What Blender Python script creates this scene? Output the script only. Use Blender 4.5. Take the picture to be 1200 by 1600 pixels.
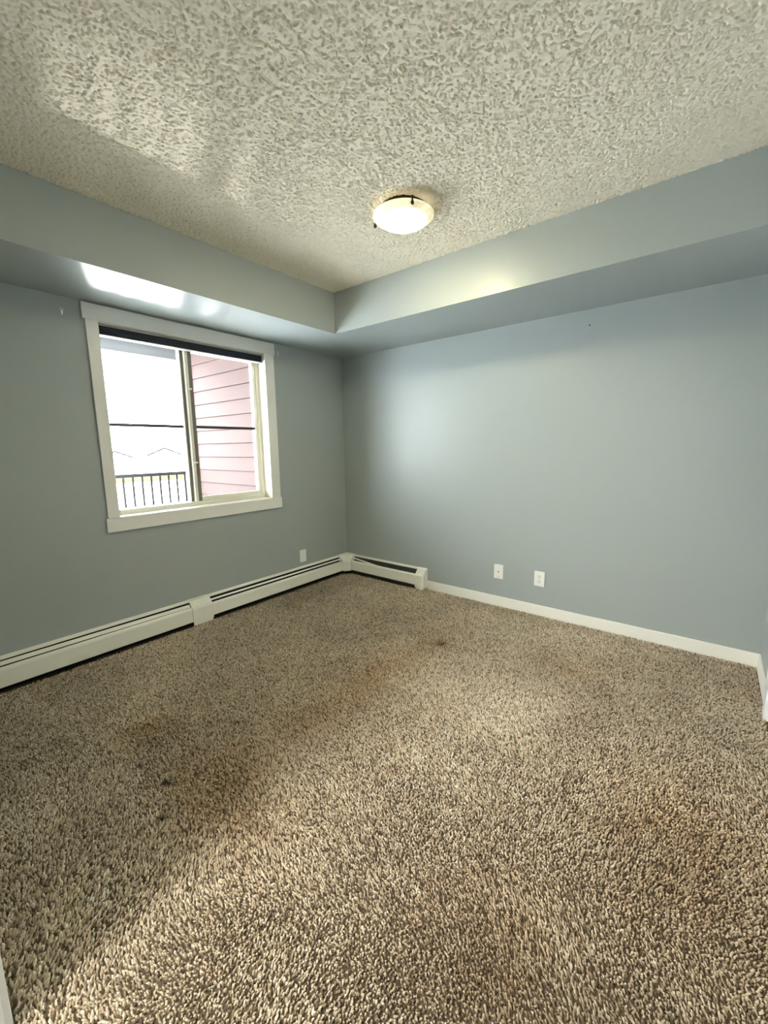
import bpy, bmesh, math, random
import numpy as np
from mathutils import Vector

for o in list(bpy.data.objects):
    bpy.data.objects.remove(o, do_unlink=True)
scene = bpy.context.scene
COL = scene.collection
R = math.radians

# ------------------------------------------------------------------ camera, sky, sun, exposure
cam_data = bpy.data.cameras.new('camera')
cam_data.sensor_fit = 'VERTICAL'
cam_data.sensor_height = 24.0
cam_data.lens = 645.907 / 1600 * 24.0
cam_data.clip_start = 0.01
cam_data.clip_end = 600
cam = bpy.data.objects.new('camera', cam_data)
COL.objects.link(cam)
cam.location = (2.9340, -3.0487, 1.2826)
cam.rotation_euler = (R(81.0629), R(0.7918), R(38.4551))
scene.camera = cam

vs = scene.view_settings
vs.view_transform = 'Standard'
vs.look = 'None'
vs.gamma = 1.0
vs.use_curve_mapping = False
vs.exposure = 2.2
scene.cycles.use_denoising = True
scene.cycles.max_bounces = 14
scene.cycles.diffuse_bounces = 8
scene.cycles.transparent_max_bounces = 12
scene.cycles.sample_clamp_indirect = 8

world = bpy.data.worlds.new('sky')
scene.world = world
world.use_nodes = True
wn = world.node_tree.nodes
wn['Background'].inputs[0].default_value = (0.91, 0.955, 1.0, 1)
wn['Background'].inputs[1].default_value = 7.0

sun = bpy.data.lights.new('sun', 'SUN')
sun.energy = 5.0
sun.angle = R(0.6)
sun.color = (1, 0.95, 0.86)
sun_o = bpy.data.objects.new('sun', sun)
COL.objects.link(sun_o)
sun_o.rotation_euler = Vector((-0.45, -0.30, -0.84)).to_track_quat('-Z', 'Y').to_euler()   # high sun from behind the building

# sun glint thrown up through the window from a windscreen in the car park below
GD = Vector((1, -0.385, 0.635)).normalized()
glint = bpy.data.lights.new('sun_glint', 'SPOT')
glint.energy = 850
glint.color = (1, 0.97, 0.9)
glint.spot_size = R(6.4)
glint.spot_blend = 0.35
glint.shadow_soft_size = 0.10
glint_o = bpy.data.objects.new('sun_glint', glint)
COL.objects.link(glint_o)
GT = Vector((-0.1, -1.76, 2.02))
glint_o.location = GT - GD * 8.5
glint_o.rotation_euler = GD.to_track_quat('-Z', 'Y').to_euler()

# ceiling lamp of the hall behind the opening the photograph is taken from
hall = bpy.data.lights.new('hall_lamp', 'POINT')
hall.energy = 36
hall.color = (1, 0.95, 0.90)
hall.shadow_soft_size = 0.22
hall_o = bpy.data.objects.new('hall_lamp', hall)
COL.objects.link(hall_o)
hall_o.location = (1.90, -3.95, 2.25)

# ------------------------------------------------------------------ helpers
rng = np.random.default_rng(7)
random.seed(3)


def tag(o, label=None, cat=None, group=None, kind=None):
    if label: o['label'] = label
    if cat: o['category'] = cat
    if group: o['group'] = group
    if kind: o['kind'] = kind
    return o


def empty(name, loc=(0, 0, 0), parent=None):
    o = bpy.data.objects.new(name, None)
    o.empty_display_size = 0.05
    COL.objects.link(o)
    o.location = loc
    if parent: o.parent = parent
    return o


class MB:
    def __init__(self):
        self.v = []; self.f = []

    def box(self, x0, x1, y0, y1, z0, z1):
        b = len(self.v)
        self.v += [(x0, y0, z0), (x1, y0, z0), (x1, y1, z0), (x0, y1, z0), (x0, y0, z1), (x1, y0, z1), (x1, y1, z1), (x0, y1, z1)]
        self.f += [tuple(b + i for i in q) for q in ((0, 3, 2, 1), (4, 5, 6, 7), (0, 1, 5, 4), (1, 2, 6, 5), (2, 3, 7, 6), (3, 0, 4, 7))]
        return self

    def loft(self, rings, caps=True):
        """rings: lists of 3D points with the same count, joined in order"""
        b = len(self.v); n = len(rings[0])
        for r in rings: self.v += [tuple(p) for p in r]
        for k in range(len(rings) - 1):
            for i in range(n):
                j = (i + 1) % n
                self.f.append((b + k * n + i, b + k * n + j, b + (k + 1) * n + j, b + (k + 1) * n + i))
        if caps:
            self.f.append(tuple(b + i for i in reversed(range(n))))
            self.f.append(tuple(b + (len(rings) - 1) * n + i for i in range(n)))
        return self

    def tube(self, p0, p1, r0, r1=None, n=12):
        r1 = r0 if r1 is None else r1
        p0, p1 = Vector(p0), Vector(p1)
        d = (p1 - p0).normalized()
        a = d.orthogonal().normalized(); c = d.cross(a)
        rings = []
        for p, r in ((p0, r0), (p1, r1)):
            rings.append([p + (a * math.cos(t) + c * math.sin(t)) * r for t in (2 * math.pi * i / n for i in range(n))])
        return self.loft(rings)

    def lathe(self, prof, n=32, c=(0, 0, 0), axis='z'):
        """prof: (radius, height) pairs from first to last"""
        rings = []
        for r, h in prof:
            ring = []
            for i in range(n):
                t = 2 * math.pi * i / n
                a, b_ = r * math.cos(t), r * math.sin(t)
                p = {'z': (a, b_, h), 'x': (h, a, b_), 'y': (b_, h, a)}[axis]
                ring.append((c[0] + p[0], c[1] + p[1], c[2] + p[2]))
            rings.append(ring)
        return self.loft(rings)

    def build(self, name, mat, parent=None, bevel=0.0, smooth=False, segs=2):
        me = bpy.data.meshes.new(name)
        me.from_pydata(self.v, [], self.f)
        bm = bmesh.new(); bm.from_mesh(me)
        bmesh.ops.recalc_face_normals(bm, faces=bm.faces)
        bm.to_mesh(me); bm.free()
        me.update()
        o = bpy.data.objects.new(name, me)
        COL.objects.link(o)
        if mat: me.materials.append(mat)
        if parent:
            o.parent = parent
            o.matrix_parent_inverse.identity()
            if parent.type == 'EMPTY' or True:
                off = world_loc(parent)
                me.transform(__import__('mathutils').Matrix.Translation(-off))
        if bevel:
            m = o.modifiers.new('bevel', 'BEVEL'); m.width = bevel; m.segments = segs; m.limit_method = 'ANGLE'; m.angle_limit = R(40)
        if smooth:
            for p in me.polygons: p.use_smooth = True
        return o


def world_loc(o):
    v = Vector(o.location)
    while o.parent:
        o = o.parent; v += Vector(o.location)
    return v


def ribbon(mb, line, t, fmap, s0, s1, dz=(0, 0)):
    """a bent sheet of thickness t: (d,z) polyline swept along s; dz shifts its two ends in z"""
    P = [Vector((a, b)) for a, b in line]
    N = []
    for i in range(len(P)):
        d = (P[min(i + 1, len(P) - 1)] - P[max(i - 1, 0)]).normalized()
        N.append(Vector((-d.y, d.x)))
    ring = [p for p in P] + [p - n * t for p, n in reversed(list(zip(P, N)))]
    mb.loft([[fmap(q.x, s, q.y + z) for q in ring] for s, z in ((s0, dz[0]), (s1, dz[1]))])
    return mb


# ------------------------------------------------------------------ materials
def mat(name, col, rough=0.5, spec=0.5, metal=0.0):
    m = bpy.data.materials.new(name)
    m.use_nodes = True
    b = m.node_tree.nodes['Principled BSDF']
    b.inputs['Base Color'].default_value = (*col, 1)
    b.inputs['Roughness'].default_value = rough
    b.inputs['Specular IOR Level'].default_value = spec
    b.inputs['Metallic'].default_value = metal
    return m


def add_noise(m, scale=60, bump=0.1, dist=0.002, var=0.06, cscale=3.0, detail=4):
    """fine relief plus a little colour variation, in object space"""
    nt = m.node_tree; n = nt.nodes; l = nt.links
    b = n['Principled BSDF']
    tc = n.new('ShaderNodeTexCoord')
    nz = n.new('ShaderNodeTexNoise'); nz.inputs['Scale'].default_value = scale; nz.inputs['Detail'].default_value = detail
    l.new(tc.outputs['Object'], nz.inputs['Vector'])
    bp = n.new('ShaderNodeBump'); bp.inputs['Strength'].default_value = bump; bp.inputs['Distance'].default_value = dist
    l.new(nz.outputs['Fac'], bp.inputs['Height'])
    l.new(bp.outputs['Normal'], b.inputs['Normal'])
    if var:
        n2 = n.new('ShaderNodeTexNoise'); n2.inputs['Scale'].default_value = cscale; n2.inputs['Detail'].default_value = 5
        l.new(tc.outputs['Object'], n2.inputs['Vector'])
        c = b.inputs['Base Color'].default_value[:3]
        mx = n.new('ShaderNodeMix'); mx.data_type = 'RGBA'
        mx.inputs['A'].default_value = (*[x * (1 - var) for x in c], 1)
        mx.inputs['B'].default_value = (*[min(1, x * (1 + var)) for x in c], 1)
        l.new(n2.outputs['Fac'], mx.inputs['Factor'])
        l.new(mx.outputs['Result'], b.inputs['Base Color'])
    return m


WALLC = (0.382, 0.424, 0.425)
M_wall = add_noise(mat('wall_paint', WALLC, 0.36, 0.32), 140, 0.12, 0.0015, 0.02, 1.5)
M_ceil = add_noise(mat('popcorn_stipple', (0.83, 0.78, 0.66), 0.9, 0.2), 220, 0.25, 0.002, 0.04, 8)
M_trim = add_noise(mat('trim_paint', (0.80, 0.80, 0.77), 0.38, 0.5), 50, 0.03, 0.001, 0.02, 3)
M_base = add_noise(mat('baseboard_paint', (0.90, 0.90, 0.84), 0.40, 0.5), 50, 0.03, 0.001, 0.02, 3)
M_door = add_noise(mat('door_paint', (0.84, 0.86, 0.88), 0.42, 0.5), 50, 0.03, 0.001, 0.02, 3)
M_vinyl = add_noise(mat('window_vinyl', (0.76, 0.73, 0.62), 0.42, 0.5), 40, 0.02, 0.001, 0.02, 4)
M_vinyl_backlit = add_noise(mat('window_vinyl_backlit', (0.16, 0.15, 0.13), 0.5, 0.4), 40, 0.02, 0.001, 0.05, 4)  # light vinyl stiles, coloured dark to look backlit
M_grille_backlit = add_noise(mat('grille_bar', (0.05, 0.047, 0.045), 0.5, 0.3), 40, 0.02, 0.001, 0.05, 4)  # pale bars given a dark colour for their backlit silhouette
M_gasket = add_noise(mat('gasket', (0.10, 0.10, 0.11), 0.7, 0.3), 40, 0.02, 0.001, 0.05, 4)
M_heater = add_noise(mat('heater_enamel', (0.88, 0.88, 0.79), 0.34, 0.5), 30, 0.03, 0.001, 0.03, 4)
M_black = add_noise(mat('dark_steel_and_shade', (0.012, 0.012, 0.012), 0.7, 0.2), 60, 0.05, 0.001, 0.2, 6)
M_fin = add_noise(mat('fin_metal', (0.10, 0.10, 0.09), 0.55, 0.4, 0.3), 60, 0.05, 0.001, 0.2, 6)
M_blind = add_noise(mat('blind_fabric', (0.007, 0.012, 0.030), 0.55, 0.4), 200, 0.1, 0.001, 0.2, 8)
M_rail = add_noise(mat('blind_rail', (0.40, 0.40, 0.37), 0.4, 0.5), 40, 0.02, 0.001, 0.02, 4)
M_plate = add_noise(mat('plate_plastic', (0.88, 0.88, 0.84), 0.35, 0.5), 40, 0.02, 0.001, 0.01, 4)
M_hole = mat('dark_hole', (0.02, 0.018, 0.016), 0.6, 0.3)
M_steel = add_noise(mat('steel', (0.55, 0.55, 0.53), 0.35, 0.5, 0.9), 80, 0.03, 0.001, 0.05, 6)
M_bronze = add_noise(mat('oiled_bronze', (0.03, 0.022, 0.018), 0.4, 0.5, 0.6), 60, 0.05, 0.001, 0.1, 6)
M_siding = add_noise(mat('red_siding', (0.070, 0.041, 0.037), 0.75, 0.3), 60, 0.06, 0.002, 0.10, 5)
M_siding_b = add_noise(mat('siding_sheathing', (0.012, 0.006, 0.005), 0.85, 0.2), 60, 0.1, 0.002, 0.1, 4)
M_metal_rail = add_noise(mat('railing_paint', (0.030, 0.028, 0.030), 0.5, 0.4), 80, 0.05, 0.001, 0.1, 6)
M_deck = add_noise(mat('deck_concrete', (0.60, 0.59, 0.57), 0.85, 0.2), 40, 0.2, 0.003, 0.08, 3)
M_soffit_ext = add_noise(mat('balcony_soffit', (0.19, 0.19, 0.195), 0.6, 0.4), 40, 0.05, 0.002, 0.05, 3)
M_snow = add_noise(mat('snow', (0.86, 0.87, 0.90), 0.9, 0.2), 2, 0.3, 0.05, 0.03, 0.3)
M_grass = add_noise(mat('dry_grass', (0.040, 0.031, 0.020), 0.95, 0.0), 8, 0.5, 0.05, 0.25, 0.6)
M_house = add_noise(mat('house_siding', (0.80, 0.79, 0.77), 0.8, 0.2), 5, 0.1, 0.01, 0.04, 0.5)
M_roof = add_noise(mat('snowy_roof', (0.82, 0.83, 0.85), 0.9, 0.2), 3, 0.2, 0.02, 0.06, 0.5)
M_eave = add_noise(mat('dark_eave', (0.012, 0.012, 0.013), 0.9, 0.0), 5, 0.1, 0.01, 0.1, 0.5)
M_hwin = add_noise(mat('house_window', (0.12, 0.13, 0.15), 0.2, 0.5), 5, 0.02, 0.01, 0.1, 0.5)


def glass_mat():
    m = bpy.data.materials.new('window_glass'); m.use_nodes = True
    n = m.node_tree.nodes; l = m.node_tree.links
    n.clear()
    out = n.new('ShaderNodeOutputMaterial'); mx = n.new('ShaderNodeMixShader')
    tr = n.new('ShaderNodeBsdfTransparent'); gl = n.new('ShaderNodeBsdfGlossy'); lw_ = n.new('ShaderNodeLayerWeight'); lw_.inputs['Blend'].default_value = 0.5
    p5 = n.new('ShaderNodeMath'); p5.operation = 'POWER'; p5.inputs[1].default_value = 5.0
    fr = n.new('ShaderNodeMath'); fr.operation = 'MULTIPLY_ADD'; fr.inputs[1].default_value = 0.93; fr.inputs[2].default_value = 0.03
    l.new(lw_.outputs['Facing'], p5.inputs[0]); l.new(p5.outputs[0], fr.inputs[0])
    tr.inputs['Color'].default_value = (0.95, 0.97, 0.96, 1)
    gl.inputs['Roughness'].default_value = 0.02
    l.new(fr.outputs[0], mx.inputs[0]); l.new(tr.outputs[0], mx.inputs[1]); l.new(gl.outputs[0], mx.inputs[2])
    l.new(mx.outputs[0], out.inputs['Surface'])
    return m


M_glass = glass_mat()


def lamp_mat():
    """lit alabaster glass: warm glow with cloudy veins, hottest where the bulbs sit"""
    m = bpy.data.materials.new('alabaster_glass_lit'); m.use_nodes = True
    n = m.node_tree.nodes; l = m.node_tree.links
    b = n['Principled BSDF']
    b.inputs['Base Color'].default_value = (0.85, 0.80, 0.62, 1)
    b.inputs['Roughness'].default_value = 0.25
    tc = n.new('ShaderNodeTexCoord')
    mp = n.new('ShaderNodeMapping'); mp.inputs['Scale'].default_value = (5, 5, 9); mp.inputs['Rotation'].default_value = (0.3, 0.2, 0.7)
    l.new(tc.outputs['Object'], mp.inputs[0])
    nz = n.new('ShaderNodeTexNoise'); nz.inputs['Scale'].default_value = 2.2; nz.inputs['Detail'].default_value = 3; nz.inputs['Distortion'].default_value = 2.0
    l.new(mp.outputs[0], nz.inputs['Vector'])
    sx = n.new('ShaderNodeSeparateXYZ'); l.new(tc.outputs['Object'], sx.inputs[0])
    mr = n.new('ShaderNodeMapRange')        # height in the bowl: bulbs sit low in it
    mr.inputs['From Min'].default_value = -0.060; mr.inputs['From Max'].default_value = -0.107
    mr.inputs['To Min'].default_value = 0.0; mr.inputs['To Max'].default_value = 1.0
    l.new(sx.outputs['Z'], mr.inputs['Value'])
    m2 = n.new('ShaderNodeMapRange'); m2.inputs['From Min'].default_value = 0.35; m2.inputs['From Max'].default_value = 0.65
    m2.inputs['To Min'].default_value = 0.45; m2.inputs['To Max'].default_value = 1.15
    l.new(nz.outputs['Fac'], m2.inputs['Value'])
    mu = n.new('ShaderNodeMath'); mu.operation = 'MULTIPLY'
    pw = n.new('ShaderNodeMath'); pw.operation = 'POWER'; pw.inputs[1].default_value = 1.6; l.new(mr.outputs[0], pw.inputs[0])
    ma = n.new('ShaderNodeMath'); ma.operation = 'MULTIPLY_ADD'; ma.inputs[1].default_value = 96.0; ma.inputs[2].default_value = 0.19
    l.new(pw.outputs[0], ma.inputs[0])
    l.new(ma.outputs[0], mu.inputs[0]); l.new(m2.outputs[0], mu.inputs[1])
    m3 = n.new('ShaderNodeMath'); m3.operation = 'MULTIPLY'; m3.inputs[1].default_value = LAMP
    l.new(mu.outputs[0], m3.inputs[0])
    b.inputs['Emission Color'].default_value = (1.0, 0.87, 0.53, 1)
    l.new(m3.outputs[0], b.inputs['Emission Strength'])
    return m


LAMP = 1.0
M_lamp = lamp_mat()


def carpet_mat():
    m = bpy.data.materials.new('carpet_yarn'); m.use_nodes = True
    n = m.node_tree.nodes; l = m.node_tree.links
    b = n['Principled BSDF']
    b.inputs['Roughness'].default_value = 0.95
    b.inputs['Specular IOR Level'].default_value = 0.1
    at = n.new('ShaderNodeAttribute'); at.attribute_name = 'yarn_color'
    l.new(at.outputs['Color'], b.inputs['Base Color'])
    return m


M_carpet = carpet_mat()
M_backing = add_noise(mat('carpet_backing', (0.13, 0.10, 0.07), 0.95, 0.1), 300, 0.5, 0.003, 0.3, 120)

# ------------------------------------------------------------------ measures of the room (metres)
L = 3.235            # back wall length, window wall at x = 0, back wall at y = 0
H = 2.44
ZS = 2.1405          # underside of the bulkhead
WL, WR = 0.5775, 0.6649
NEAR = -3.016        # the wall the camera stands in the opening of
WT = 0.20            # outer wall thickness
WY0, WY1, WZ0, WZ1 = -2.072, -0.908, 0.868, 2.037      # clear window opening
HALL = -4.6


def struct(o):
    o['kind'] = 'structure'
    return o


# walls
lw = MB()
hy0, hy1, hz0, hz1 = WY0 - 0.014, WY1 + 0.014, WZ0 - 0.014, WZ1 + 0.014
def ring_wall(mb, x0, x1, ya, yb, za, zb, h):
    """a wall slab x0..x1 with one rectangular hole h=(y0,y1,z0,z1)"""
    b = len(mb.v)
    for x in (x0, x1):
        for (y, z) in ((ya, za), (yb, za), (yb, zb), (ya, zb), (h[0], h[2]), (h[1], h[2]), (h[1], h[3]), (h[0], h[3])):
            mb.v.append((x, y, z))
    for k in range(4):
        j = (k + 1) % 4
        mb.f.append((b + k, b + j, b + 4 + j, b + 4 + k))
        mb.f.append((b + 8 + k, b + 12 + k, b + 12 + j, b + 8 + j))
        mb.f.append((b + k, b + 8 + k, b + 8 + j, b + j))
        mb.f.append((b + 4 + k, b + 4 + j, b + 12 + j, b + 12 + k))
ring_wall(lw, -WT, 0, HALL - 0.1, 0.12, -0.02, H + 0.02, (hy0, hy1, hz0, hz1))
wall_left = struct(lw.build('wall_left', M_wall))
wall_back = struct(MB().box(0, L + 0.12, 0, 0.12, -0.02, H + 0.02).build('wall_back', M_wall))
# right wall with a hole for the closed door (x and y swap through ring_wall's x-slab)
DY0, DY1, DZ = -1.40, -0.59, 2.04
rw = MB(); ring_wall(rw, L, L + 0.12, HALL - 0.1, 0, -0.02, H + 0.02, (DY0, DY1, -0.01, DZ))
wall_right = struct(rw.build('wall_right', M_wall))
OX0, OX1, OZ = 1.80, 3.17, 2.06        # opening the photograph is taken from
nw = MB().box(0, OX0, NEAR - 0.12, NEAR, -0.02, H + 0.02)
nw.box(OX0, OX1, NEAR - 0.12, NEAR, OZ, H + 0.02)
nw.box(OX1, L, NEAR - 0.12, NEAR, -0.02, H + 0.02)
wall_near = struct(nw.build('wall_near', M_wall))
struct(MB().box(0, L, HALL - 0.1, HALL, -0.02, H + 0.02).build('wall_hall', M_wall))
fl = struct(MB().box(-WT, L + 0.12, HALL - 0.1, 0.12, -0.12, 0.0).build('floor', M_backing))


# ceiling: stippled texture as a relief, with the slab above it
def blur(a, k):
    w = np.exp(-0.5 * (np.arange(-3 * int(k + 1), 3 * int(k + 1) + 1) / k) ** 2); w /= w.sum()
    a = np.apply_along_axis(lambda r: np.convolve(r, w, 'same'), 0, a)
    return np.apply_along_axis(lambda r: np.convolve(r, w, 'same'), 1, a)


def grid_mesh(name, X, Y, Z, extra=None):
    ny, nx = X.shape
    v = np.stack([X, Y, Z], -1).reshape(-1, 3).astype(np.float32)
    i = np.arange(ny * nx).reshape(ny, nx)
    q = np.stack([i[:-1, :-1], i[1:, :-1], i[1:, 1:], i[:-1, 1:]], -1).reshape(-1, 4)   # facing down
    return v, q


def mesh_from_arrays(name, v, q):
    me = bpy.data.meshes.new(name)
    k = q.shape[1]
    me.vertices.add(len(v)); me.vertices.foreach_set('co', v.astype(np.float32).ravel())
    me.loops.add(q.size); me.loops.foreach_set('vertex_index', q.astype(np.int32).ravel())
    me.polygons.add(len(q))
    me.polygons.foreach_set('loop_start', np.arange(0, q.size, k, dtype=np.int32))
    me.polygons.foreach_set('loop_total', np.full(len(q), k, dtype=np.int32))
    me.update(calc_edges=True)
    return me


st = 0.0033
xs = np.arange(WL - 0.01, L + 0.01, st); ys = np.arange(NEAR, -WR + 0.015, st)
X, Y = np.meshgrid(xs, ys)
g = blur(rng.standard_normal(X.shape), 0.55); g /= g.std()
g2 = blur(rng.standard_normal(X.shape), 0.9); g2 /= g2.std()
hgt = np.clip(0.6 * g + 0.8 * g2 + 0.55, -1.4, 0.65)
hgt = (hgt + 1.4) / 2.05
v, q = grid_mesh('ceiling', X, Y, H - 0.0070 * hgt)
me = mesh_from_arrays('ceiling', v, q)
me.polygons.foreach_set('use_smooth', np.ones(len(q), dtype=bool))
ceiling = bpy.data.objects.new('ceiling', me); COL.objects.link(ceiling); me.materials.append(M_ceil); struct(ceiling)
MB().box(-WT, L + 0.12, HALL - 0.1, 0.12, H + 0.004, H + 0.15).build('ceiling_slab', M_ceil, ceiling)

# painted bulkhead: one L-shaped drop along the window wall and the back wall
bk = MB()
pl = [(0, NEAR), (WL, NEAR), (WL, -WR), (L, -WR), (L, 0), (0, 0)]
bk.loft([[(x, y, ZS) for x, y in pl], [(x, y, H + 0.003) for x, y in pl]])
bulk = bk.build('bulkhead', M_wall, ceiling)
bulk['label'] = 'grey painted bulkhead dropped below the ceiling'

# baseboards
struct(MB().box(0.996, L, -0.012, 0, 0, 0.088).build('baseboard_back', M_base, bevel=0.003))
b = MB().box(L - 0.012, L, -0.526, -0.012, 0, 0.088)
struct(b.build('baseboard_right', M_base, bevel=0.003))
struct(MB().box(L - 0.012, L, NEAR, DY0 - 0.065, 0, 0.088).build('baseboard_right', M_base, bevel=0.003))
struct(MB().box(0.075, OX0 - 0.065, NEAR, NEAR + 0.012, 0, 0.088).build('baseboard_near', M_base, bevel=0.003))

# closed door in the right wall, its casing just shows at the edge of the picture
d1 = struct(empty('door_1', (L, (DY0 + DY1) / 2, 0)))
xc = L - 0.023
MB().box(xc, L, DY1, DY1 + 0.065, 0, DZ + 0.0).build('casing', M_door, d1, 0.002)
MB().box(xc, L, DY0 - 0.065, DY0, 0, DZ).build('casing', M_door, d1, 0.002)
MB().box(xc, L, DY0 - 0.075, DY1 + 0.075, DZ, DZ + 0.09).build('casing_head', M_door, d1, 0.002)
leaf = MB().box(L + 0.02, L + 0.055, DY0 + 0.004, DY1 - 0.004, 0.008, DZ - 0.004).build('door_leaf', M_door, d1, 0.001)
for za, zb in ((0.22, 0.92), (1.08, 1.88)):
    MB().box(L + 0.013, L + 0.021, DY0 + 0.12, DY1 - 0.12, za, zb).build('raised_panel', M_door, leaf, 0.006)
k = MB(); k.lathe([(0.026, L + 0.02), (0.026, L + 0.012), (0.010, L + 0.010), (0.010, L - 0.02), (0.026, L - 0.028), (0.028, L - 0.045), (0.018, L - 0.055), (0.002, L - 0.056)], 20, (0, DY0 + 0.07, 0.95), 'x')
k.build('door_knob', M_steel, d1, smooth=True)

# white jamb and casing of the opening the camera stands in
t1 = struct(empty('trim_1', (OX0, NEAR, 0)))
MB().box(OX0, OX0 + 0.014, NEAR - 0.13, NEAR + 0.006, 0, OZ - 0.014).build('jamb', M_door, t1, 0.001)
MB().box(OX1 - 0.014, OX1, NEAR - 0.13, NEAR + 0.006, 0, OZ - 0.014).build('jamb', M_door, t1, 0.001)
MB().box(OX0, OX1, NEAR - 0.13, NEAR + 0.006, OZ - 0.014, OZ).build('head_jamb', M_door, t1, 0.001)
MB().box(OX0 - 0.062, OX0 + 0.006, NEAR, NEAR + 0.018, 0, OZ).build('casing', M_door, t1, 0.002)
MB().box(OX1 - 0.006, OX1 + 0.05, NEAR, NEAR + 0.018, 0, OZ).build('casing', M_door, t1, 0.002)
MB().box(OX0 - 0.072, OX1 + 0.05, NEAR, NEAR + 0.018, OZ, OZ + 0.09).build('casing_head', M_door, t1, 0.002)

# ------------------------------------------------------------------ window
w1 = struct(empty('window_1', (0, (WY0 + WY1) / 2, WZ0)))
cf = 0.018
MB().box(0, cf + 0.002, -2.147, -0.812, 2.040, 2.1305).build('head_casing', M_trim, w1, 0.0015)
MB().box(0, cf, -2.135, WY0 + 0.002, 0.867, 2.0405).build('side_casing', M_trim, w1, 0.0015)
MB().box(0, cf, WY1 - 0.002, -0.822, 0.867, 2.0405).build('side_casing', M_trim, w1, 0.0015)
MB().box(0, cf + 0.003, -2.147, -0.813, 0.778, 0.867).build('bottom_casing', M_trim, w1, 0.0015)
jd = -0.085
MB().box(jd, 0.004, hy0, WY0, hz0, hz1).build('jamb_liner', M_vinyl, w1)
MB().box(jd, 0.004, WY1, hy1, hz0, hz1).build('jamb_liner', M_vinyl, w1)
MB().box(jd, 0.004, WY0, WY1, WZ1, hz1).build('jamb_liner', M_vinyl, w1)
MB().box(jd, 0.010, WY0, WY1, hz0, WZ0).build('sill_liner', M_trim, w1)
fx0, fx1 = -0.165, -0.083
fm = MB(); ring_wall(fm, fx0, fx1, hy0, hy1, hz0, hz1, (WY0 + 0.030, WY1 - 0.030, WZ0 + 0.030, WZ1 - 0.030))
frame = fm.build('window_frame', M_vinyl, w1, 0.002)
# fixed left light
gx = -0.128
MB().box(-0.150, -0.110, -1.546, -1.512, WZ0 + 0.030, WZ1 - 0.030).build('meeting_stile', M_vinyl_backlit, w1, 0.001)
MB().box(-0.113, -0.104, -1.549, -1.541, WZ0 + 0.030, WZ1 - 0.030).build('glazing_bead', M_vinyl, w1, 0.001)
fl_p = MB().box(gx - 0.003, gx + 0.003, WY0 + 0.026, -1.543, WZ0 + 0.026, WZ1 - 0.026).build('fixed_pane', M_glass, w1)
MB().box(gx - 0.012, gx - 0.005, WY0 + 0.030, -1.546, 1.4395, 1.4605).build('grille_bar', M_grille_backlit, w1)
# sliding right sash
sx0, sx1 = -0.118, -0.090
ra, rb, rza, rzb = -1.497, WY1 - 0.030, WZ0 + 0.030, WZ1 - 0.030
sash = MB()
ring_wall(sash, sx0, sx1, ra + 0.012, rb, rza, rzb, (-1.468, rb - 0.026, rza + 0.033, rzb - 0.033))
so = sash.build('sliding_sash', M_vinyl, w1, 0.0015)
MB().box(-0.106, -0.100, -1.472, rb - 0.022, rza + 0.029, rzb - 0.029).build('pane', M_glass, so)
MB().box(-0.099, -0.093, -1.468, rb - 0.026, 1.4385, 1.4585).build('grille_bar', M_grille_backlit, so)
MB().box(sx0 - 0.002, sx1 + 0.0015, -1.497, -1.468, rza, rzb).build('lock_stile', M_vinyl_backlit, so, 0.001)
post = MB().box(-0.112, -0.082, -1.521, -1.497, rza, rzb).build('interlock_post', M_vinyl, w1, 0.003)
for z in (1.715, 1.188):
    lt = MB().box(-0.083, -0.072, -1.528, -1.506, z - 0.030, z + 0.030)
    lt.box(-0.076, -0.062, -1.520, -1.490, z - 0.006, z + 0.006)
    lt.build('latch', M_vinyl, post, 0.003)

# raised blind in the top of the opening
bl = empty('window_blind', (-0.03, (WY0 + WY1) / 2, 2.0))
tag(bl, 'dark navy raised blind packed under the window head casing', 'blind')
by0, by1 = WY0 + 0.012, WY1 - 0.010
MB().box(-0.062, -0.010, by0, by1, 2.024, 2.036).build('headrail', M_rail, bl, 0.002)
for i in range(5):
    z = 2.0245 - i * 0.0098
    MB().box(-0.060, -0.011, by0 + 0.002, by1 - 0.002, z - 0.0093, z).build('fabric_pleat', M_blind, bl, 0.002)
MB().box(-0.062, -0.010, by0, by1, 1.9700, 1.9752).build('bottom_rail', M_rail, bl, 0.002)
for y in (by0 - 0.004, by1):
    MB().box(-0.064, -0.008, y, y + 0.004, 1.977, 2.036).build('end_cap', M_rail, bl, 0.001)

# ------------------------------------------------------------------ baseboard heaters
DAMP = [(0.033, 0.1785), (0.040, 0.1735), (0.050, 0.1610)]
FRONT_LOW = [(0.055, 0.1460), (0.061, 0.1435), (0.068, 0.1380), (0.0705, 0.1310), (0.0725, 0.0500), (0.066, 0.0455)]
DAMP_LOW = [(0.0365, 0.1690), (0.0400, 0.1655), (0.0450, 0.1575)]
FRONT = [(0.054, 0.1535), (0.061, 0.1500), (0.068, 0.1430), (0.0705, 0.1350), (0.0725, 0.0470), (0.066, 0.0425)]
BACK = [(0.0015, 0.0), (0.0015, 0.1955), (0.0025, 0.1965), (0.026, 0.1885), (0.029, 0.1830)]


def along_y(d, s, z): return (d, s, z)
def along_x(d, s, z): return (s, -d, z)


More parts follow.
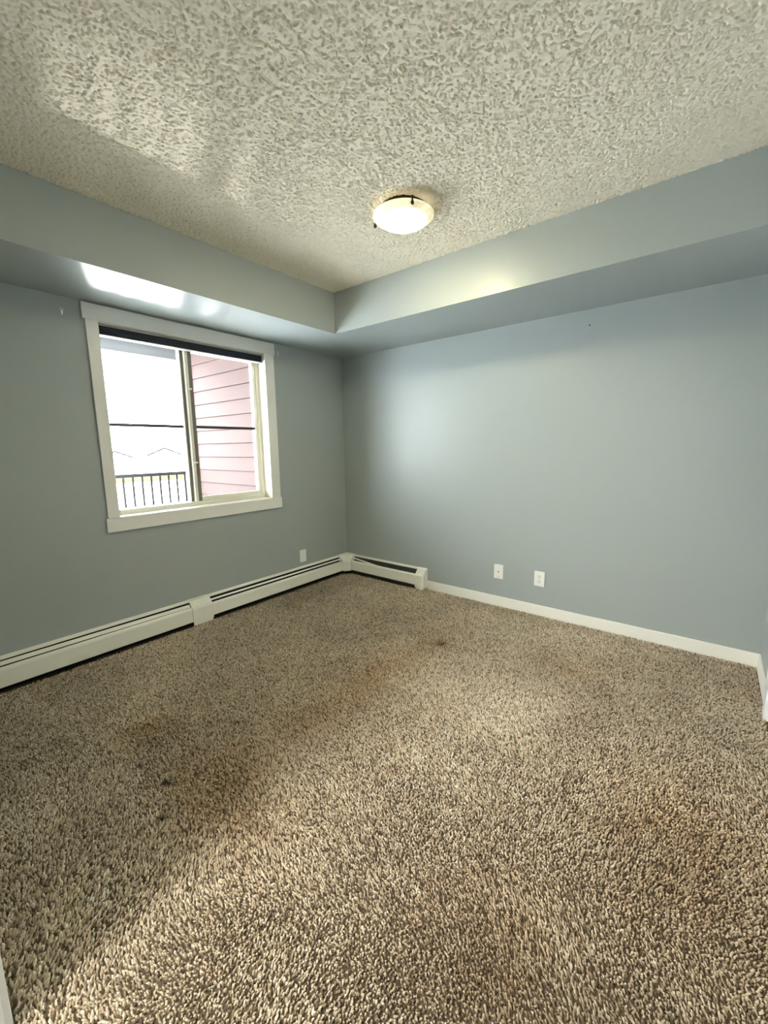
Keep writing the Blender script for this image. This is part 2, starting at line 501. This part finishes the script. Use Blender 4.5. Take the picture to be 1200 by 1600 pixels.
ha = empty('baseboard_heater', (0, -1.5, 0))
tag(ha, 'long cream baseboard heater running under the window', 'heater')
S0 = NEAR + 0.012; SC0, SC1 = -1.695, -1.540; S1 = -0.118
def run(parent, fmap, a, b_, damper_dz=(0, 0), front=FRONT, damp=DAMP):
    ribbon(MB(), front, 0.0018, fmap, a, b_).build('front_panel', M_heater, parent)
    ribbon(MB(), damp, 0.0014, fmap, a + 0.002, b_ - 0.002, damper_dz).build('damper', M_heater, parent)
    e = MB()
    lo, hi = min(a, b_), max(a, b_)
    ring = [(0.014, 0.065), (0.058, 0.065), (0.058, 0.128), (0.014, 0.128)]
    e.loft([[fmap(d, s, z) for d, z in ring] for s in (lo + 0.02, hi - 0.02)])
    e.build('fin_element', M_fin, parent)
ribbon(MB(), BACK, 0.0015, along_y, S0, -0.004).build('back_panel', M_heater, ha)
MB().box(0.002, 0.012, S0, -0.02, 0.004, 0.175).build('shade_lining', M_black, ha)  # added black strip: shade inside the heater put into colour
run(ha, along_y, S0, SC0, (0.000, -0.007))
run(ha, along_y, SC1, S1, (-0.001, 0.0), FRONT_LOW, DAMP_LOW)
cov = MB()
ribbon(cov, [(0.001, 0.199), (0.030, 0.1905), (0.060, 0.1555), (0.071, 0.148), (0.0755, 0.137), (0.0775, 0.034)], 0.0018, along_y, SC0, SC1)
cv = cov.build('joint_cover', M_heater, ha)
ribbon(MB(), [(0.0735, 0.036), (0.0745, 0.014), (0.060, 0.011)], 0.0018, along_y, SC0 + 0.003, SC1 - 0.004).build('cover_flange', M_heater, cv)
for y in (-2.75, -2.2, -1.0, -0.45):
    MB().box(0.004, 0.066, y - 0.012, y + 0.012, 0.034, 0.037).box(0.010, 0.014, y - 0.012, y + 0.012, 0.0, 0.037).build('bracket', M_black, ha)

hb = empty('baseboard_heater', (0.5, 0, 0))
tag(hb, 'short cream baseboard heater on the back wall with sagging damper', 'heater')
ribbon(MB(), BACK, 0.0015, along_x, 0.004, 0.99).build('back_panel', M_heater, hb)
MB().box(0.02, 0.985, -0.012, -0.002, 0.004, 0.175).build('shade_lining', M_fin, hb)
run(hb, along_x, 0.112, 0.93, (0.006, -0.080), FRONT_LOW, DAMP_LOW)
cap = MB()
prof = [(0.0, 0.199), (0.028, 0.192), (0.060, 0.156), (0.070, 0.148), (0.0755, 0.137), (0.077, 0.022), (0.0, 0.022)]
prof2 = [(0.0, 0.198), (0.022, 0.190), (0.052, 0.150), (0.062, 0.140), (0.067, 0.130), (0.068, 0.026), (0.0, 0.026)]
cap.loft([[along_x(d, s, z) for d, z in pr] for s, pr in ((0.905, prof), (0.980, prof), (0.996, prof2))])
cp = cap.build('end_cap', M_heater, hb, 0.0015)
MB().box(0.910, 0.985, -0.071, -0.004, 0.008, 0.024).build('cap_foot', M_heater, cp, 0.002)

# inside-corner cover where the two heaters meet
cc = MB()
lo = [(0.002, -0.126), (0.0735, -0.126), (0.108, -0.0745), (0.108, -0.002), (0.002, -0.002)]
mi = [(0.002, -0.130), (0.070, -0.130), (0.111, -0.072), (0.111, -0.002), (0.002, -0.002)]
hi = [(0.002, -0.140), (0.027, -0.140), (0.122, -0.030), (0.122, -0.002), (0.002, -0.002)]
cc.loft([[(x, y, 0.036) for x, y in lo], [(x, y, 0.138) for x, y in mi], [(x, y, 0.192) for x, y in hi], [(x * 0.97, y * 0.97, 0.201) for x, y in hi]])
cco = empty('corner_cover', (0.05, -0.05, 0))
tag(cco, 'cream corner cover joining the two baseboard heaters', 'heater cover')
cc.build('cover_body', M_heater, cco, 0.002)
s = MB(); sc_ = Vector((0.0905, -0.101, 0.105)); nn = Vector((0.0515, -0.0345, 0)).normalized()
s.tube(sc_ - nn * 0.004, sc_ + nn * 0.0035, 0.0045, 0.0035, 14)
s.build('screw', M_steel, cco)
MB().box(0.015, 0.06, -0.06, -0.015, 0, 0.037).build('corner_foot', M_black, cco)

# ------------------------------------------------------------------ wall plates
def plate(name, label, c, side, kind):
    """c: centre on the wall; side 'b' back wall (faces -y) or 'l' window wall (faces +x)"""
    e = empty(name, c); tag(e, label, 'wall plate' if kind != 'duplex' else 'outlet')
    cx, cy, cz = c
    def bx(u0, u1, d0, d1, z0, z1):
        if side == 'b': return MB().box(cx + u0, cx + u1, cy - d1, cy - d0, cz + z0, cz + z1)
        return MB().box(cx + d0, cx + d1, cy + u0, cy + u1, cz + z0, cz + z1)
    ax = 'y' if side == 'b' else 'x'
    sg = -1 if side == 'b' else 1
    base = (cy if side == 'b' else cx)
    def disc(u, z, r, d0, d1, n=20):
        m = MB()
        cen = (cx + u, 0, cz + z) if side == 'b' else (0, cy + u, cz + z)
        m.lathe([(r, base + sg * d0), (r, base + sg * d1)], n, cen, ax)
        return m
    pt = bx(-0.038, 0.038, 0, 0.0062, -0.058, 0.058).build('plate', M_plate, e, 0.003)
    if kind == 'coax':
        disc(0, 0, 0.0075, 0.005, 0.0085).build('connector_ring', M_plate, e)
        disc(0, 0, 0.0050, 0.006, 0.0090).build('socket_hole', M_hole, e)
        for z in (-0.042, 0.042): disc(0, z, 0.003, 0.005, 0.0072).build('screw', M_steel, pt)
    elif kind == 'duplex':
        for z in (-0.0195, 0.0195):
            rc = disc(0, z, 0.0165, 0.005, 0.0082, 24).build('receptacle', M_plate, e, 0.001)
            for u, h_ in ((-0.0065, 0.0048), (0.0065, 0.0040)):
                bx(u - 0.0013, u + 0.0013, 0.0070, 0.0085, z + 0.002 - h_, z + 0.002 + h_).build('slot', M_hole, rc)
            disc(0, z - 0.0095, 0.0026, 0.0070, 0.0085, 12).build('ground_hole', M_hole, rc)
        disc(0, 0, 0.003, 0.005, 0.0072).build('screw', M_steel, pt)
    else:
        for z in (-0.042, 0.042): disc(0, z, 0.003, 0.005, 0.0070).build('screw', M_plate, pt)
    return e


plate('cable_plate', 'white wall plate with one small dark socket hole', (1.662, 0, 0.291), 'b', 'coax')
plate('duplex_outlet', 'white duplex power outlet low on the back wall', (1.982, 0, 0.292), 'b', 'duplex')
plate('blank_plate', 'plain white blank plate below the window right corner', (0, -0.595, 0.292), 'l', 'blank')

# leftover curtain anchors either side of the window, and a nail in the back wall
for y, z, lab in ((-2.238, 2.069, 'small white wall anchor left of the window head casing'), (-0.762, 2.078, 'small white wall anchor right of the window head casing')):
    e = empty('wall_anchor', (0, y, z)); tag(e, lab, 'wall anchor', 'curtain anchors beside the window')
    m = MB(); m.lathe([(0.0075, 0.0), (0.0075, 0.003), (0.0055, 0.006)], 14, (0, y, z), 'x'); m.build('collar', M_plate, e)
    m = MB(); m.lathe([(0.0035, 0.003), (0.0035, 0.0068)], 12, (0, y, z), 'x'); m.build('screw_hole', M_hole, e)
    MB().box(0.0005, 0.004, y - 0.004, y + 0.004, z - 0.028, z - 0.006).build('tab', M_plate, e, 0.001)
m = MB(); m.tube((2.227, 0.0, 2.038), (2.227, -0.010, 2.040), 0.0018, n=8); m.lathe([(0.0045, -0.010), (0.0045, -0.0118)], 12, (2.227, 0, 2.040), 'y')
tag(m.build('nail', M_bronze), 'small dark nail high on the back wall', 'nail')

# ------------------------------------------------------------------ ceiling light
LC = (1.634, -1.235, H)
lt = empty('ceiling_light', LC)
tag(lt, 'round flush ceiling light with lit alabaster glass bowl', 'ceiling light')
m = MB(); m.lathe([(0.105, 0.0), (0.112, -0.004), (0.112, -0.020), (0.104, -0.026), (0.02, -0.028)], 40, LC); m.build('ceiling_pan', M_bronze, lt, smooth=False)
bowl = []
for i in range(15):
    t = i / 14
    r = 0.146 * (1 - t)
    z = -0.046 - 0.062 * (1 - (r / 0.146) ** 1.45)
    bowl.append((max(r, 0.002), z))
prof = [(0.130, -0.037), (0.142, -0.036), (0.150, -0.039), (0.149, -0.044)] + bowl
inner = [(max(r - 0.005, 0.002), z + 0.006) for r, z in reversed(bowl[:-1])]
m = MB(); m.lathe(prof, 56, LC); m.build('glass_bowl', M_lamp, lt, smooth=True)
for a in (-38, -163):
    t = R(a)
    c = (LC[0] + 0.149 * math.cos(t), LC[1] + 0.149 * math.sin(t))
    m = MB(); m.lathe([(0.001, -0.066), (0.006, -0.064), (0.0085, -0.058), (0.0075, -0.052), (0.0045, -0.048), (0.0045, -0.030), (0.006, -0.028), (0.001, -0.027)], 14, (c[0], c[1], H))
    cl = m.build('clip_knob', M_bronze, lt, smooth=True)
    i0 = (LC[0] + 0.10 * math.cos(t), LC[1] + 0.10 * math.sin(t))
    MB().tube((i0[0], i0[1], H - 0.022), (c[0], c[1], H - 0.030), 0.003, n=8).build('clip_arm', M_bronze, lt)

# ------------------------------------------------------------------ carpet pile
def value_noise(x, y, sc, seed):
    r = np.random.default_rng(seed).random((64, 64))
    u = x / sc; w = y / sc
    i = np.floor(u).astype(int); j = np.floor(w).astype(int)
    fu = u - i; fw = w - j
    fu = fu * fu * (3 - 2 * fu); fw = fw * fw * (3 - 2 * fw)
    a = r[i % 64, j % 64]; b_ = r[(i + 1) % 64, j % 64]; c = r[i % 64, (j + 1) % 64]; d = r[(i + 1) % 64, (j + 1) % 64]
    return (a * (1 - fu) + b_ * fu) * (1 - fw) + (c * (1 - fu) + d * fu) * fw


sp = 0.0076
gx_ = np.arange(0.062, L - 0.010, sp); gy_ = np.arange(NEAR - 0.13, -0.010, sp * 0.95)
TX, TY = np.meshgrid(gx_, gy_)
TX = TX.ravel() + rng.uniform(-.45, .45, TX.size) * sp; TY = TY.ravel() + rng.uniform(-.45, .45, TY.size) * sp
keep = ~((TY < NEAR + 0.004) & ((TX < OX0 + 0.016) | (TX > OX1 - 0.016))) & ~((TY > -0.062) & (TX < 0.995)) & ~((TX < 0.125) & (TY > -0.14) & (TX - TY < 0.20)) & (TX < L - 0.014)
keep &= ~((TX < OX0 + 0.02) & (TY < NEAR + 0.022) & (TX > OX0 - 0.07))
TX, TY = TX[keep], TY[keep]
n = len(TX)
# lie of the pile: brushed patches and vacuum strokes
lie = 2 * math.pi * (0.9 * value_noise(TX, TY, 0.55, 1) + 0.35 * value_noise(TX, TY, 0.16, 2)) + rng.normal(0, 0.75, n)
lean = 0.0020 + 0.0060 * rng.random(n)
hh = 0.0095 + 0.0045 * rng.random(n) + 0.003 * (value_noise(TX, TY, 0.12, 5) - 0.5)
rad = 0.0028 + 0.0014 * rng.random(n)
twist = rng.uniform(0, 2 * math.pi, n)
V = np.zeros((n, 7, 3), np.float32)
lx, ly = np.cos(lie) * lean, np.sin(lie) * lean
for lev, (fh, fl_, fr_) in enumerate(((0.0, 0.0, 0.95), (0.70, 0.55, 1.0))):
    for k in range(3):
        a = twist + k * 2 * math.pi / 3 + lev * 0.5
        V[:, lev * 3 + k, 0] = TX + lx * fl_ + np.cos(a) * rad * fr_
        V[:, lev * 3 + k, 1] = TY + ly * fl_ + np.sin(a) * rad * fr_
        V[:, lev * 3 + k, 2] = hh * fh
V[:, 6, 0] = TX + lx * 1.1; V[:, 6, 1] = TY + ly * 1.1; V[:, 6, 2] = hh
np.clip(V[:, :, 0], 0.002, L - 0.013, out=V[:, :, 0])
tri = []
for lev in range(1):
    for k in range(3):
        a, b_ = lev * 3 + k, lev * 3 + (k + 1) % 3
        tri += [(a, b_, b_ + 3), (a, b_ + 3, a + 3)]
for k in range(3): tri.append((3 + k, 3 + (k + 1) % 3, 6))
T = (np.array(tri)[None] + (np.arange(n) * 7)[:, None, None]).reshape(-1, 3)
me = mesh_from_arrays('carpet', V.reshape(-1, 3), T)
# yarn colours: flecked beige and brown, with wear, stains and painted-in hall light
shade = rng.normal(0, 1, n)
c0 = np.array([0.58, 0.485, 0.355]); dark = np.array([0.15, 0.11, 0.07]); light = np.array([0.83, 0.75, 0.62])
u = np.clip(shade * 0.55, -1, 1)[:, None]
colr = np.where(u < 0, c0 + (dark - c0) * -u, c0 + (light - c0) * u)
soil = 0.55 * value_noise(TX, TY, 0.75, 11) + 0.30 * value_noise(TX, TY, 0.28, 12) + 0.15 * value_noise(TX, TY, 0.10, 13)
def blob(x, y, rx, ry, rot=0.0):
    c, s_ = math.cos(rot), math.sin(rot)
    dx, dy = TX - x, TY - y
    return np.exp(-(((dx * c + dy * s_) / rx) ** 2 + ((-dx * s_ + dy * c) / ry) ** 2))
soil = (soil - 0.5) * 0.9
# hall light painted in: pale on its lit side, its edge cutting the brown soiling
edge = 1 / (1 + np.exp(-(TX - 1.72 - 0.12 * (value_noise(TX, TY, 0.3, 21) - 0.5)) / 0.045)) * (TY < -0.55)
lit_pale = 0.45 * blob(2.15, -1.75, 0.40, 0.7) + 0.25 * blob(2.45, -1.1, 0.5, 0.5)
brown = 0.55 * blob(1.55, -1.45, 0.16, 0.75) * (1 - edge) + 0.7 * blob(1.55, -2.38, 0.28, 0.16) + 0.8 * blob(1.0, -2.38, 0.10, 0.12) + 0.8 * blob(1.63, -0.84, 0.05, 0.06) + 0.4 * blob(2.6, -2.2, 0.2, 0.2) + 0.5 * blob(2.95, -1.6, 0.22, 0.35) + 0.3 * blob(2.35, -0.66, 0.2, 0.12)
brown = brown * (0.6 + 0.8 * value_noise(TX, TY, 0.07, 31))
pale = 0.5 * blob(3.08, -0.75, 0.16, 0.35) + 0.35 * blob(1.0, -1.9, 0.2, 0.7) + 0.3 * blob(1.2, -1.0, 0.15, 0.6)
val = 1 + 0.75 * soil + 0.34 * lit_pale + 0.16 * pale - 0.45 * np.clip(brown, 0, 1)
colr = colr * np.clip(val, 0.35, 1.7)[:, None]
colr *= (1 + np.clip(brown, 0, 1)[:, None] * np.array([0.22, 0.0, -0.22]))
colr *= (1 + lit_pale[:, None] * np.array([0.0, 0.0, 0.10])) * (1 + (0.5 * pale)[:, None] * np.array([-0.04, 0.02, 0.04]))
for x, y, r in ((1.371, -2.474, 0.016), (1.388, -2.468, 0.013), (1.525, -2.554, 0.017), (1.268, -2.10, 0.013), (1.20, -2.50, 0.012), (1.645, -0.835, 0.018)):
    colr *= (1 - 0.85 * np.exp(-((TX - x) ** 2 + (TY - y) ** 2) / r ** 2))[:, None]
colr = np.clip(colr, 0.01, 0.9)
att = me.color_attributes.new('yarn_color', 'FLOAT_COLOR', 'POINT')
full = np.ones((n, 7, 4), np.float32); full[:, :, :3] = colr[:, None, :]
att.data.foreach_set('color', full.ravel())
carpet = bpy.data.objects.new('carpet', me); COL.objects.link(carpet); me.materials.append(M_carpet)
tag(carpet, 'flecked beige and brown cut pile carpet with stains', 'carpet', kind='stuff')

# ------------------------------------------------------------------ outside: balcony, railing, ground, houses
BX = -1.45            # outer end of the red side wall
struct(MB().box(-1.70, -WT, -4.2, -0.62, -0.16, -0.02).build('balcony_floor', M_deck))
struct(MB().box(-1.66, -WT, -4.2, -0.62, 2.30, 2.45).build('balcony_ceiling', M_soffit_ext))
bc = bpy.data.objects['balcony_ceiling']
MB().box(-1.62, -1.50, -4.2, -0.80, 2.195, 2.30).build('fascia_beam', M_soffit_ext, bc, 0.004)
for i in range(11):
    x = -0.30 - i * 0.11
    MB().box(x - 0.052, x + 0.052, -4.2, -0.80, 2.288, 2.300).build('soffit_strip', M_soffit_ext, bc, 0.004)
ws = struct(MB().box(BX, -WT, -0.785, -0.62, -0.02, 2.30).build('wall_balcony', M_siding_b))
plank = None
zz = 1.600 - 0.1325 * 12
i = 0
while zz < 2.28:
    z0, z1 = zz + 0.006, min(zz + 0.1325 + 0.001, 2.285)
    m = MB(); b = len(m.v)
    # clapboard: thick at its lower edge, tucked under the board above
    m.loft([[(x, -0.803, z0), (x, -0.786, z0), (x, -0.786, z1), (x, -0.791, z1)] for x in (BX, -WT - 0.001)])
    o = m.build('siding_board', M_siding, ws)
    zz += 0.1325
MB().box(BX - 0.02, BX + 0.06, -0.812, -0.61, -0.02, 2.285).build('corner_board', M_siding, ws, 0.002)

rl = empty('balcony_railing', (-1.56, -2.4, 0)); tag(rl, 'dark metal balcony railing with thin balusters outside the window', 'railing')
RX = -1.56
MB().box(RX - 0.020, RX + 0.020, -4.15, -0.815, 1.020, 1.054).build('top_rail', M_metal_rail, rl, 0.002)
MB().box(RX - 0.015, RX + 0.015, -4.15, -0.815, 0.060, 0.085).build('bottom_rail', M_metal_rail, rl, 0.002)
bal = MB().box(RX - 0.0095, RX + 0.0095, -0.0095, 0.0095, 0.085, 1.028).build('baluster', M_metal_rail, rl)
y0 = -1.483; sp_b = 0.0862
ks = list(range(-14, 8))
for idx, kk in enumerate(ks):
    o = bal if idx == 0 else bal.copy()
    if idx: COL.objects.link(o); o.parent = rl
    o.location.y = y0 + kk * sp_b
    # mesh was shifted by the parent origin; put it back along y only
    o.location.y += 0.0
for y in (-4.13, -2.75, -0.84):
    MB().box(RX - 0.019, RX + 0.019, y - 0.019, y + 0.019, -0.02, 1.028).build('post', M_metal_rail, rl, 0.002)

GZ = -6.8
struct(MB().box(-400, 60, -250, 250, GZ - 1, GZ).build('ground', M_snow))
struct(MB().box(-147, -112, -160, 160, GZ, GZ + 0.06).build('ground_dry_grass', M_grass))


def house(c, rz, w, d, h, rh, label):
    e = empty('house', c); tag(e, label, 'house', 'houses beyond the field')
    m = MB(); m.box(c[0] - w / 2, c[0] + w / 2, c[1] - d / 2, c[1] + d / 2, c[2], c[2] + h); m.build('wall', M_house, e)
    m = MB(); z = c[2] + h
    ov = 0.5
    ya, yb = c[1] - d / 2 - ov, c[1] + d / 2 + ov
    tri_ = lambda x: [(x, ya, z - 0.1), (x, yb, z - 0.1), (x, c[1], z + rh)]      # gable end toward the window
    m.loft([tri_(c[0] - w / 2 - ov), tri_(c[0] + w / 2 + ov)]); rf = m.build('roof', M_roof, e)
    xf = c[0] + w / 2 + ov
    for y0_ in (ya, yb):
        bar = [(y0_, z - 0.1), (c[1], z + rh), (c[1], z + rh - 0.75), (y0_, z - 0.85)]
        MB().loft([[(x, y, q) for y, q in bar] for x in (xf, xf + 0.12)]).build('rake_board', M_eave, rf)
    for k in (-0.3, 0.0, 0.3):
        for zf in (0.3, 0.72):
            MB().box(c[0] + w / 2, c[0] + w / 2 + 0.05, c[1] + k * d - 0.7, c[1] + k * d + 0.7, c[2] + h * zf - 0.6, c[2] + h * zf + 0.6).build('window', M_hwin, e)
    e.rotation_euler.z = rz
    return e


house((-205, 86, GZ), R(0), 12, 15, 6.2, 3.2, 'pale gabled house with dark roof edge beyond the railing')
house((-214, 106, GZ), R(0), 12, 14, 5.4, 3.0, 'pale house beyond the railing beside the window post')
house((-210, 67, GZ), R(0), 12, 14, 5.2, 3.0, 'pale house beyond the railing, nearest the left window edge')
